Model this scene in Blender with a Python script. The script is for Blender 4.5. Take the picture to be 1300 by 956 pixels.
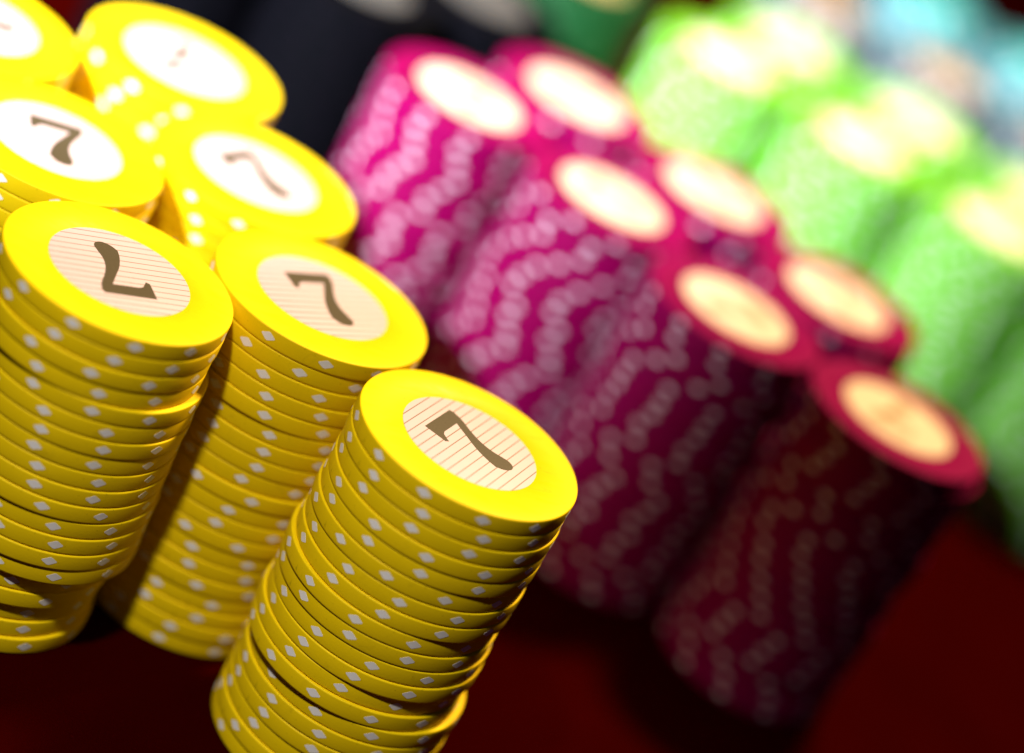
import bpy, bmesh, math, random
from mathutils import Vector, Matrix
random.seed(7)
MM = 0.001
R = 19.5            # chip radius, mm
T = 3.24            # chip thickness, mm
TOP = 20 * T        # height of a full stack above the table
C = bpy.context.scene.collection
for o in list(bpy.data.objects):
    bpy.data.objects.remove(o)

# ------------------------------------------------------------------ camera
F_PX = 3058.46
EL, ROLL = 0.4336, 0.5051
CAM_H = 179.41 + TOP
cam_d = bpy.data.cameras.new('camera')
cam = bpy.data.objects.new('camera', cam_d)
C.objects.link(cam)
fw = Vector((0, math.cos(EL), -math.sin(EL)))
rt = Vector((1, 0, 0))
up = rt.cross(fw)
c_, s_ = math.cos(ROLL), math.sin(ROLL)
rt2 = rt * c_ + up * s_
up2 = up * c_ - rt * s_
m = Matrix((rt2, up2, -fw)).transposed().to_4x4()
m.translation = Vector((0, -400 * MM, CAM_H * MM))
cam.matrix_world = m
cam_d.sensor_width = 36
cam_d.lens = F_PX / 1300 * 36
cam_d.shift_y = -44.5 / 1300
cam_d.clip_start = 0.01
cam_d.clip_end = 50
cam_d.dof.use_dof = True
cam_d.dof.focus_distance = 0.388
cam_d.dof.aperture_fstop = cam_d.lens / 19.5
cam_d.dof.aperture_blades = 0
bpy.context.scene.camera = cam
FOC = 388.0

# ------------------------------------------------------------------ world and lamps
w = bpy.data.worlds.new('World')
bpy.context.scene.world = w
w.use_nodes = True
bg = w.node_tree.nodes['Background']
bg.inputs[0].default_value = (0.15, 0.22, 0.38, 1)
bg.inputs[1].default_value = 0.05
vs = bpy.context.scene.view_settings
vs.view_transform = 'Standard'
vs.look = 'None'
vs.gamma = 1
vs.exposure = 0


def P(x, y, z):
    """fit coordinates (mm, z measured from the table) to world metres"""
    return Vector((x * MM, (y - 400) * MM, z * MM))


def lamp(name, kind, loc, aim, energy, col, size, cone=None, blend=1.0):
    d = bpy.data.lights.new(name, kind)
    d.energy = energy
    d.color = col
    if kind == 'AREA':
        d.shape = 'DISK'
        d.size = size
    else:
        d.shadow_soft_size = size
    if kind == 'SPOT':
        d.spot_size = math.radians(cone)
        d.spot_blend = blend
    o = bpy.data.objects.new(name, d)
    C.objects.link(o)
    o.location = loc
    o.rotation_euler = (aim - loc).to_track_quat('-Z', 'Y').to_euler()
    return o


lamp('cool_spot', 'SPOT', P(-387, -126, 500), P(-77, 619, 64), 235, (0.86, 0.93, 1.0), 0.012, 28.0, 1.0)
lamp('front_fill_spot', 'SPOT', P(-130, 88, 482), P(-25, 262, -47), 11.6, (1.0, 0.92, 0.80), 0.015, 46, 1.0)  # fill spot added to brighten the near yellow sides
lamp('warm_ceiling_lamp', 'AREA', P(115, 620, 480), P(0, 450, 60), 5.9, (1.0, 0.70, 0.35), 0.07)


# ------------------------------------------------------------------ materials
def mat(name, rough=0.45, spec=0.4):
    m = bpy.data.materials.new(name)
    m.use_nodes = True
    nt = m.node_tree
    b = nt.nodes['Principled BSDF']
    b.inputs['Roughness'].default_value = rough
    b.inputs['Specular IOR Level'].default_value = spec
    return m, nt, b


def clay(name, col, dark=0.82, rough=0.5, spots=None, spot_col=None, spec=0.2):
    """chip plastic: base colour with faint mottling and grain, per-chip tint; optional printed edge spots"""
    m, nt, b = mat(name, rough, spec)
    N, L = nt.nodes.new, nt.links.new
    tc = N('ShaderNodeTexCoord')
    n1 = N('ShaderNodeTexNoise')
    n1.inputs['Scale'].default_value = 170
    n1.inputs['Detail'].default_value = 5
    L(tc.outputs['Object'], n1.inputs['Vector'])
    info = N('ShaderNodeObjectInfo')
    add = N('ShaderNodeMath'); add.operation = 'MULTIPLY_ADD'
    L(info.outputs['Random'], add.inputs[0]); add.inputs[1].default_value = 0.45
    L(n1.outputs['Fac'], add.inputs[2])
    mr = N('ShaderNodeMapRange')
    mr.inputs['From Min'].default_value = 0.3; mr.inputs['From Max'].default_value = 1.1
    L(add.outputs[0], mr.inputs['Value'])
    mix = N('ShaderNodeMix'); mix.data_type = 'RGBA'
    mix.inputs['A'].default_value = (*[c * dark for c in col], 1)
    mix.inputs['B'].default_value = (*col, 1)
    L(mr.outputs[0], mix.inputs['Factor'])
    out = mix.outputs['Result']
    # small dirt flecks
    n2 = N('ShaderNodeTexNoise'); n2.inputs['Scale'].default_value = 900; n2.inputs['Detail'].default_value = 2
    L(tc.outputs['Object'], n2.inputs['Vector'])
    fl = N('ShaderNodeMapRange'); fl.inputs['From Min'].default_value = 0.70; fl.inputs['From Max'].default_value = 0.78
    fl.inputs['To Max'].default_value = 0.45
    L(n2.outputs['Fac'], fl.inputs['Value'])
    mx = N('ShaderNodeMix'); mx.data_type = 'RGBA'
    L(fl.outputs[0], mx.inputs['Factor']); L(out, mx.inputs['A'])
    mx.inputs['B'].default_value = (*[c * 0.25 for c in col], 1)
    out = mx.outputs['Result']
    # handling scuffs: thin curved streaks and rubbed patches, placed differently on every chip
    ofs = N('ShaderNodeVectorMath'); ofs.operation = 'MULTIPLY_ADD'
    ofs.inputs[1].default_value = (55, 190, 55)
    cmb = N('ShaderNodeMath'); cmb.operation = 'MULTIPLY'; cmb.inputs[1].default_value = 40
    L(info.outputs['Random'], cmb.inputs[0])
    L(tc.outputs['Object'], ofs.inputs[0]); L(cmb.outputs[0], ofs.inputs[2])
    n4 = N('ShaderNodeTexNoise'); n4.inputs['Scale'].default_value = 2.6; n4.inputs['Detail'].default_value = 7
    n4.inputs['Roughness'].default_value = 0.62; n4.inputs['Distortion'].default_value = 1.2
    L(ofs.outputs[0], n4.inputs['Vector'])
    sc = N('ShaderNodeMapRange'); sc.inputs['From Min'].default_value = 0.60; sc.inputs['From Max'].default_value = 0.74
    sc.inputs['To Max'].default_value = 0.32
    L(n4.outputs['Fac'], sc.inputs['Value'])
    m5 = N('ShaderNodeMix'); m5.data_type = 'RGBA'
    L(sc.outputs[0], m5.inputs['Factor']); L(out, m5.inputs['A'])
    m5.inputs['B'].default_value = (*[c * 0.45 for c in col], 1)
    out = m5.outputs['Result']
    rg = N('ShaderNodeMapRange'); rg.inputs['From Min'].default_value = 0.35; rg.inputs['From Max'].default_value = 0.7
    rg.inputs['To Min'].default_value = rough - 0.08; rg.inputs['To Max'].default_value = rough + 0.15
    L(n4.outputs['Fac'], rg.inputs['Value']); L(rg.outputs[0], b.inputs['Roughness'])
    if spots:
        sep = N('ShaderNodeSeparateXYZ'); L(tc.outputs['Object'], sep.inputs[0])
        at = N('ShaderNodeMath'); at.operation = 'ARCTAN2'
        L(sep.outputs['Y'], at.inputs[0]); L(sep.outputs['X'], at.inputs[1])
        pp = N('ShaderNodeMath'); pp.operation = 'PINGPONG'; pp.inputs[1].default_value = math.pi / spots
        L(at.outputs[0], pp.inputs[0])
        a = N('ShaderNodeMath'); a.operation = 'MULTIPLY'; a.inputs[1].default_value = 1 / 0.075
        L(pp.outputs[0], a.inputs[0])
        z = N('ShaderNodeMath'); z.operation = 'SUBTRACT'; z.inputs[1].default_value = T / 2 * MM
        L(sep.outputs['Z'], z.inputs[0])
        za = N('ShaderNodeMath'); za.operation = 'ABSOLUTE'; L(z.outputs[0], za.inputs[0])
        zm = N('ShaderNodeMath'); zm.operation = 'MULTIPLY_ADD'; zm.inputs[1].default_value = 1 / (0.95 * MM)
        L(za.outputs[0], zm.inputs[0]); L(a.outputs[0], zm.inputs[2])
        lt = N('ShaderNodeMath'); lt.operation = 'LESS_THAN'; lt.inputs[1].default_value = 1
        L(zm.outputs[0], lt.inputs[0])
        m3 = N('ShaderNodeMix'); m3.data_type = 'RGBA'
        L(lt.outputs[0], m3.inputs['Factor']); L(out, m3.inputs['A'])
        m3.inputs['B'].default_value = (*spot_col, 1)
        out = m3.outputs['Result']
    L(out, b.inputs['Base Color'])
    bump = N('ShaderNodeBump'); bump.inputs['Strength'].default_value = 0.18; bump.inputs['Distance'].default_value = 0.0001
    n3 = N('ShaderNodeTexNoise'); n3.inputs['Scale'].default_value = 2600; n3.inputs['Detail'].default_value = 3
    L(tc.outputs['Object'], n3.inputs['Vector'])
    L(n3.outputs['Fac'], bump.inputs['Height'])
    L(bump.outputs[0], b.inputs['Normal'])
    return m


def inlay_mat(name, col, line, strength=0.75):
    """paper inlay with fine printed lines"""
    m, nt, b = mat(name, 0.5, 0.25)
    N, L = nt.nodes.new, nt.links.new
    tc = N('ShaderNodeTexCoord')
    sep = N('ShaderNodeSeparateXYZ'); L(tc.outputs['Object'], sep.inputs[0])
    pp = N('ShaderNodeMath'); pp.operation = 'PINGPONG'; pp.inputs[1].default_value = 0.775 * MM
    L(sep.outputs['Y'], pp.inputs[0])
    mr = N('ShaderNodeMapRange')
    mr.inputs['From Min'].default_value = 0.07 * MM; mr.inputs['From Max'].default_value = 0.13 * MM
    mr.inputs['To Min'].default_value = strength; mr.inputs['To Max'].default_value = 0
    L(pp.outputs[0], mr.inputs['Value'])
    n = N('ShaderNodeTexNoise'); n.inputs['Scale'].default_value = 700; n.inputs['Detail'].default_value = 4
    L(tc.outputs['Object'], n.inputs['Vector'])
    base = N('ShaderNodeMix'); base.data_type = 'RGBA'
    base.inputs['A'].default_value = (*[c * 0.93 for c in col], 1); base.inputs['B'].default_value = (*col, 1)
    L(n.outputs['Fac'], base.inputs['Factor'])
    mx = N('ShaderNodeMix'); mx.data_type = 'RGBA'
    L(mr.outputs[0], mx.inputs['Factor']); L(base.outputs['Result'], mx.inputs['A'])
    mx.inputs['B'].default_value = (*line, 1)
    L(mx.outputs['Result'], b.inputs['Base Color'])
    return m


def plain(name, col, rough=0.5, spec=0.3, grain=0.15, scale=1500):
    m, nt, b = mat(name, rough, spec)
    N, L = nt.nodes.new, nt.links.new
    tc = N('ShaderNodeTexCoord')
    n = N('ShaderNodeTexNoise'); n.inputs['Scale'].default_value = scale; n.inputs['Detail'].default_value = 4
    L(tc.outputs['Object'], n.inputs['Vector'])
    mx = N('ShaderNodeMix'); mx.data_type = 'RGBA'
    mx.inputs['A'].default_value = (*[c * (1 - grain) for c in col], 1); mx.inputs['B'].default_value = (*col, 1)
    L(n.outputs['Fac'], mx.inputs['Factor']); L(mx.outputs['Result'], b.inputs['Base Color'])
    return m


WHITE = (0.86, 0.85, 0.86)
KIND = {
    'yellow': dict(body=clay('yellow_clay', (0.84, 0.60, 0.003), 0.90, spec=0.1)),
    'magenta': dict(body=clay('magenta_clay', (0.175, 0.0003, 0.052), 0.88, spec=0.05)),
    'green': dict(body=clay('green_clay', (0.12, 0.40, 0.015), 0.85, spots=12, spot_col=WHITE)),
    'dark green': dict(body=clay('shaded_green_clay', (0.002, 0.04, 0.008), 0.85, spots=12, spot_col=(0.02, 0.08, 0.03))),  # green stack in shadow: the shade is put into a darker colour
    'black': dict(body=clay('black_shaded_clay', (0.0012, 0.0012, 0.0022), 0.8, rough=0.7, spec=0.03, spots=12, spot_col=(0.003, 0.002, 0.004))),  # black chips, with the shade they stand in mixed into body and spots
    'slate blue': dict(body=clay('slate_clay', (0.06, 0.09, 0.12), 0.85, spots=12, spot_col=WHITE)),
    'turquoise': dict(body=clay('turquoise_clay', (0.05, 0.22, 0.25), 0.85, spots=12, spot_col=WHITE)),
}
spot_mat = plain('spot_white', WHITE, 0.5, 0.3, 0.1)
pink_spot = plain('spot_pinkish_white', (0.60, 0.50, 0.60), 0.5, 0.2, 0.1)
BROWN = (0.36, 0.20, 0.09)
IN = {
    'yellow': inlay_mat('inlay_cream', (0.60, 0.475, 0.50), (0.16, 0.085, 0.04), 0.8),
    'magenta': inlay_mat('inlay_peach', (0.62, 0.50, 0.38), (0.25, 0.13, 0.06), 0.45),
    'green': inlay_mat('inlay_lime_cream', (0.62, 0.62, 0.46), BROWN, 0.4),
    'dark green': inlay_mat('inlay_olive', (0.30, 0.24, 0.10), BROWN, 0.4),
    'black': inlay_mat('inlay_shaded_grey', (0.05, 0.055, 0.06), BROWN, 0.3),  # centre colour darkened to look unlit
    'slate blue': inlay_mat('inlay_beige', (0.42, 0.31, 0.22), BROWN, 0.4),
    'turquoise': inlay_mat('inlay_aqua', (0.10, 0.60, 0.62), BROWN, 0.3),
}
ink_mat = plain('numeral_ink', (0.095, 0.075, 0.042), 0.42, 0.3, 0.35, 2500)
ink_faint = plain('numeral_ink_faint', (0.27, 0.19, 0.10), 0.45, 0.3, 0.2, 2500)

# ------------------------------------------------------------------ meshes


def lathe(name, prof, seg, mats, smooth=True, sharp=35):
    """closed solid of revolution from a profile of (radius, z) in mm"""
    bm = bmesh.new()
    rings = []
    for r, z in prof:
        rings.append([bm.verts.new((r * MM * math.cos(2 * math.pi * i / seg), r * MM * math.sin(2 * math.pi * i / seg), z * MM)) for i in range(seg)])
    for a, b in zip(rings, rings[1:]):
        for i in range(seg):
            j = (i + 1) % seg
            bm.faces.new((a[i], a[j], b[j], b[i]))
    bm.faces.new(list(reversed(rings[0])))
    bm.faces.new(rings[-1])
    bm.normal_update()
    for f in bm.faces:
        f.smooth = smooth
    me = bpy.data.meshes.new(name)
    bm.to_mesh(me); bm.free()
    for e_m in mats:
        me.materials.append(e_m)
    me.set_sharp_from_angle(angle=math.radians(sharp))
    return me


def chip_profile():
    b = 0.27
    out = [(R - 1.6, 0.0)]
    for k in range(5):       # rounded lower arris, cut back a little more than the upper one
        a = math.pi / 2 * k / 4
        out.append((R - 0.42 + 0.42 * math.sin(a), 0.46 - 0.46 * math.cos(a)))
    for k in range(5):       # rounded upper arris
        a = math.pi / 2 * k / 4
        out.append((R - b + b * math.cos(a), T - 0.02 - b + b * math.sin(a)))
    out.append((12.05, T - 0.02))
    out.append((11.98, T - 0.12))      # shallow seat for the inlay
    return out


chip_mesh = {k: lathe('chip', chip_profile(), 112, [d['body']], sharp=60) for k, d in KIND.items()}
inlay_mesh = {k: lathe('inlay', [(11.93, T - 0.16), (11.93, T - 0.055), (11.85, T - 0.035)], 96, [IN[k]]) for k in KIND}


def extrude_outline(name, pts, z0, z1, material):
    bm = bmesh.new()
    lo = [bm.verts.new((x * MM, y * MM, z0 * MM)) for x, y in pts]
    hi = [bm.verts.new((x * MM, y * MM, z1 * MM)) for x, y in pts]
    n = len(pts)
    bm.faces.new(hi); bm.faces.new(list(reversed(lo)))
    for i in range(n):
        j = (i + 1) % n
        bm.faces.new((lo[i], lo[j], hi[j], hi[i]))
    bmesh.ops.recalc_face_normals(bm, faces=bm.faces)
    bmesh.ops.triangulate(bm, faces=[f for f in bm.faces if len(f.verts) > 4])
    me = bpy.data.meshes.new(name)
    bm.to_mesh(me); bm.free()
    me.materials.append(material)
    return me


def catmull(pts, n=5):
    out = []
    for i in range(len(pts) - 1):
        p0 = pts[max(i - 1, 0)]; p1 = pts[i]; p2 = pts[i + 1]; p3 = pts[min(i + 2, len(pts) - 1)]
        for k in range(n):
            t = k / n
            out.append(tuple(0.5 * (2 * p1[a] + (p2[a] - p0[a]) * t + (2 * p0[a] - 5 * p1[a] + 4 * p2[a] - p3[a]) * t * t
                                    + (3 * p1[a] - p0[a] - 3 * p2[a] + p3[a]) * t ** 3) for a in (0, 1)))
    return out


# the 7: heavy bar with a serif hook, thin neck swelling into a curved foot
right = catmull([(5.55, 6.1), (4.9, 4.1), (3.5, 1.7), (2.4, -0.8), (2.0, -3.2), (2.25, -5.3), (2.35, -6.6), (1.7, -7.7), (0.4, -8.0), (-1.0, -7.2), (-1.75, -5.9)])
left = catmull([(-1.75, -5.9), (-1.35, -3.9), (-0.3, -1.2), (1.3, 1.5), (2.9, 4.2)])
SEVEN = [(-4.2, 6.95), (5.35, 6.95)] + right + left + [(2.9, 4.2), (-1.9, 4.2), (-2.7, 3.9), (-3.4, 3.0), (-3.8, 2.3), (-4.45, 2.7)]
SEVEN = [(x * 0.98, y) for x, y in SEVEN]
seven_mesh = extrude_outline('numeral_seven', SEVEN, T - 0.09, T - 0.012, ink_mat)
seven_faint = extrude_outline('numeral_seven', SEVEN, T - 0.09, T - 0.012, ink_faint)


def spot_mesh():
    """a rounded diamond let into the curved edge of the chip, centred on +X"""
    bm = bmesh.new()
    pts = []
    hw, hh = 1.45, 0.86
    n = 24
    for k in range(n):
        a = 2 * math.pi * (k + 0.5) / n
        ca, sa = math.cos(a), math.sin(a)
        q = 1.02
        r = 1 / ((abs(ca) ** q + abs(sa) ** q) ** (1 / q))
        r = min(r, 0.96)
        pts.append((hw * r * ca, hh * r * sa))

    def on(s, z, rad):
        t = s / R
        return (rad * math.cos(t) * MM, rad * math.sin(t) * MM, (T / 2 + 0.12 + z) * MM)
    out = [bm.verts.new(on(s, z, R + 0.022)) for s, z in pts]
    mid = [bm.verts.new(on(s * .5, z * .5, R + 0.022)) for s, z in pts]
    back = [bm.verts.new(on(s, z, R - 0.25)) for s, z in pts]
    ctr = bm.verts.new(on(0, 0, R + 0.022))
    for i in range(n):
        j = (i + 1) % n
        bm.faces.new((mid[i], mid[j], ctr))
        bm.faces.new((out[i], out[j], mid[j], mid[i]))
        bm.faces.new((back[i], back[j], out[j], out[i]))
    bmesh.ops.recalc_face_normals(bm, faces=bm.faces)
    me = bpy.data.meshes.new('edge_spot')
    bm.to_mesh(me); bm.free()
    me.materials.append(spot_mat)
    return me


spot_me = spot_mesh()
pink_spot_me = spot_me.copy()
pink_spot_me.name = 'edge_spot'
pink_spot_me.materials.clear()
pink_spot_me.materials.append(pink_spot)

# ------------------------------------------------------------------ the table
bm = bmesh.new()
bmesh.ops.create_cube(bm, size=1)
for v in bm.verts:
    v.co = Vector((v.co.x * 3.2, v.co.y * 2.6 + 0.75, v.co.z * 0.04 - 0.02))
me = bpy.data.meshes.new('table'); bm.to_mesh(me); bm.free()
tm, nt, b = mat('red_baize', 0.95, 0.0)
N, L = nt.nodes.new, nt.links.new
tc = N('ShaderNodeTexCoord')
n1 = N('ShaderNodeTexNoise'); n1.inputs['Scale'].default_value = 2200; n1.inputs['Detail'].default_value = 4
n2 = N('ShaderNodeTexNoise'); n2.inputs['Scale'].default_value = 35; n2.inputs['Detail'].default_value = 5
L(tc.outputs['Object'], n1.inputs['Vector']); L(tc.outputs['Object'], n2.inputs['Vector'])
mx = N('ShaderNodeMix'); mx.data_type = 'RGBA'
mx.inputs['A'].default_value = (0.010, 0.0002, 0.0001, 1); mx.inputs['B'].default_value = (0.027, 0.0004, 0.0002, 1)
av = N('ShaderNodeMath'); av.operation = 'MULTIPLY_ADD'; av.inputs[1].default_value = 0.5
L(n1.outputs['Fac'], av.inputs[0])
hv = N('ShaderNodeMath'); hv.operation = 'MULTIPLY'; hv.inputs[1].default_value = 0.5
L(n2.outputs['Fac'], hv.inputs[0]); L(hv.outputs[0], av.inputs[2])
L(av.outputs[0], mx.inputs['Factor']); L(mx.outputs['Result'], b.inputs['Base Color'])
bp = N('ShaderNodeBump'); bp.inputs['Strength'].default_value = 0.5; bp.inputs['Distance'].default_value = 0.0003
L(n1.outputs['Fac'], bp.inputs['Height']); L(bp.outputs[0], b.inputs['Normal'])
me.materials.append(tm)
table = bpy.data.objects.new('table_top', me); C.objects.link(table)
table['kind'] = 'structure'
table['label'] = 'dark red baize table top the chips stand on'

# ------------------------------------------------------------------ chips
ORD = ['topmost', 'second from top', 'third from top', 'fourth from top', 'fifth from top', 'sixth from top', 'seventh from top',
       'eighth from top', 'ninth from top', 'tenth from top', 'eleventh from top', 'twelfth from top', 'thirteenth from top',
       'fourteenth from top', 'fifteenth from top', 'sixteenth from top', 'fifth from bottom', 'fourth from bottom',
       'third from bottom', 'bottom chip']
ORD[15] = 'fifth from bottom'; ORD[14] = 'sixth from bottom'; ORD[16] = 'fourth from bottom'
ORD[17] = 'third from bottom'; ORD[18] = 'second from bottom'; ORD[19] = 'bottom one'

# direction that reads as "to the right" in the picture, lying in the table plane
RX, RY = 1.0, 0.0


jr = random.Random(3)


def chip(kind, x, y, z, yaw, spots, top, label, numeral):
    snake = kind.replace(' ', '_') + '_chip'
    o = bpy.data.objects.new(snake, chip_mesh[kind])
    C.objects.link(o)
    o.location = P(x, y, z)
    o.rotation_euler = (0, 0, yaw)
    o['label'] = label
    o['category'] = 'poker chip'
    o['group'] = kind + ' poker chips in stacks'
    if spots:
        for k in range(12):
            s = bpy.data.objects.new('edge_spot', pink_spot_me if kind == 'magenta' else spot_me)
            C.objects.link(s); s.parent = o
            s.rotation_euler = (0, 0, math.radians(30 * k + jr.uniform(-0.8, 0.8)))
            s.scale = (1, 1 + jr.uniform(-0.02, 0.02), 1)
    if top:
        i = bpy.data.objects.new('inlay', inlay_mesh[kind])
        C.objects.link(i); i.parent = o
        i.rotation_euler = (0, 0, numeral - yaw)
        if kind in ('yellow', 'magenta'):
            q = bpy.data.objects.new('numeral_seven', seven_mesh if kind == 'yellow' else seven_faint)
            C.objects.link(q); q.parent = i
    return o


def stack(kind, x, y, where, top_label, numeral=0.0, phases=(), shift=None, spots=True, n=20, jit=0.15, wander=6.0):
    """shift: {index from top: (dx, dy)} moved by hand; phases: measured yaw in degrees of the upper chips"""
    rnd = random.Random(int(x * 13 + y * 7) + 5)
    yaw = math.radians(phases[0]) if phases else rnd.uniform(0, 0.5)
    wx = wy = 0.0
    step = rnd.choice((-1, 1)) * 5.0
    for k in range(n):
        if k < len(phases):
            yaw = math.radians(phases[k])
        elif k:
            if rnd.random() < 0.22:
                step = -step
            if rnd.random() < 0.2:
                yaw += math.radians(rnd.uniform(8, 22))
            yaw += math.radians(step + rnd.uniform(-wander, wander))
        wx += rnd.gauss(0, jit * 0.35); wy += rnd.gauss(0, jit * 0.35)
        wx *= 0.9; wy *= 0.9
        dx = wx + rnd.gauss(0, jit); dy = wy + rnd.gauss(0, jit)
        if k == 0:
            dx = dy = 0
        if shift:
            s = shift(k)
            dx += s[0]; dy += s[1]
        z = (n - 1 - k) * T + (20 - n) * 0
        lab = top_label if k == 0 else '%s chip, %s of the %s' % (kind, ORD[k + (20 - n if k > n // 2 else 0)], where)
        chip(kind, x + dx, y + dy, z, yaw, spots, k == 0, lab, math.radians(numeral))


def sh_left(k):       # the left foreground stack bulges to the right, its lowest five chips sit back
    if k < 4: return (0, 0)
    if k < 15: return (0.8 + 0.13 * (k - 4), 0.3)
    return (-0.4, 0.5)


def sh_front(k):
    if k in (6, 7): return (0.4, 0)
    if k in (10, 11): return (0.3, -0.1)
    if k >= 14: return (1.3, 0.2)
    return (0, 0)


stack('yellow', -59.96, 339.17, 'left foreground yellow stack',
      'yellow chip with an upside down 7, topmost of the left foreground stack', -138, (0.5, 24, 17, 24.5, 22, 2.5), sh_left, jit=0.2)
stack('yellow', -31.63, 366.26, 'yellow stack between left and front stacks',
      'yellow chip reading 7, topmost of the stack between the left and front stacks', 50, (20.5, 12, 25.5), None)
stack('yellow', 2.02, 345.69, 'front yellow stack at bottom centre',
      'sharply focused yellow chip with slanting lines and a 7, topmost of the front stack', 77,
      (22.5, 27, 23.5, 8, 9, 26.5, 6.5, 3, 25, 24.5, 9), sh_front, jit=0.13)
stack('yellow', -55.2, 397.6, 'yellow stack right behind the middle yellow stack',
      'blurred yellow chip with a faint slanted 7, beside the dark gap and pink stacks', 66)
stack('yellow', -84.62, 369.62, 'yellow stack directly behind left foreground stack',
      'yellow chip with a level 7, cut by the left edge of the photo', 29)
stack('yellow', -81.0, 427.3, 'rearmost whole yellow stack at top left',
      'bright yellow chip with washed out white centre, rearmost whole yellow top', 200)
stack('yellow', -113.29, 397.38, 'yellow stack in the top left corner',
      'overexposed yellow chip cut off in the top left corner', 120)

mag = [(-33.2, 486.7, 'far left pink stack beside the black stacks', 'bright pink chip with blown out white centre, far left of the pink tops', 10),
       (-13.9, 520.7, 'pink stack behind, next to dark green stack', 'pink chip with white centre, furthest back next to the dark green stack', 140),
       (4.0, 475.0, 'second pink stack of the front row', 'pink chip with white centre, second in the front row of pink tops', 80),
       (23.4, 508.9, 'middle stack of the back pink row', 'pink chip with white centre, middle of the back row of pink tops', 230),
       (36.5, 453.4, 'crimson stack third in the front row', 'crimson chip with cream centre, third in the front row', 310),
       (56.8, 488.5, 'right hand stack of the back crimson row', 'crimson chip with peach centre, right end of the back row before the greens', 35),
       (74.5, 444.2, 'deep red stack at far right', 'deep red chip with orange cream centre, nearest the right edge', 170)]
for x, y, wh, tl, nu in mag:
    stack('magenta', x, y, wh, tl, nu, jit=0.3, wander=12)

greens = [(14, 606, 'first', 'leftmost'), (54, 598.5, 'second', 'second from left'), (94, 591, 'third', 'third from left'),
          (134, 583.5, 'fourth', 'rightmost')]
for i, (x, y, a, b_) in enumerate(greens):
    stack('green', x, y, '%s light green stack of the front row' % a, 'light green chip with pale centre, %s of the front green tops' % b_, 40 * i, spots=False, jit=0.35)
for i, (x, y) in enumerate([(27.5, 646), (67.5, 639), (107.5, 631.5), (147.5, 624)]):
    a = ('first', 'second', 'third', 'fourth')[i]
    stack('green', x, y, '%s light green stack of the back row' % a, 'light green chip with pale centre, %s of the back green tops' % a, 70 * i, spots=False, jit=0.35)
stack('dark green', -30, 613, 'shade-coloured green stack behind the pink stacks', 'green chip coloured dark as shaded, olive centre, behind the pink stacks', 20, spots=False)
for i, (x, y) in enumerate([(33, 703), (74, 699), (115, 694)]):
    a = ('left', 'middle', 'right')[i]
    stack('slate blue', x, y, '%s slate blue stack behind the greens' % a, 'slate blue chip with beige centre, %s one behind the greens' % a, 50 * i, spots=False)
for i, (x, y) in enumerate([(66, 772), (107, 765), (128, 729), (148, 770), (128, 808)]):
    a = ('far left', 'second', 'nearest', 'far right', 'rearmost')[i]
    stack('turquoise', x, y, '%s turquoise stack in the top right corner' % a, 'turquoise chip, %s one in the top right corner' % a, 50 * i, spots=False)
for i, (x, y) in enumerate([(-69, 520), (-46, 553), (-108, 530)]):  # the left stack is added to keep the gap behind the yellows dark
    a = ('middle', 'right', 'left')[i]
    stack('black', x, y, '%s black stack behind the yellow and pink stacks' % a, 'black chip with centre greyed as shaded, %s one at the top edge' % a, 50 * i, spots=False)
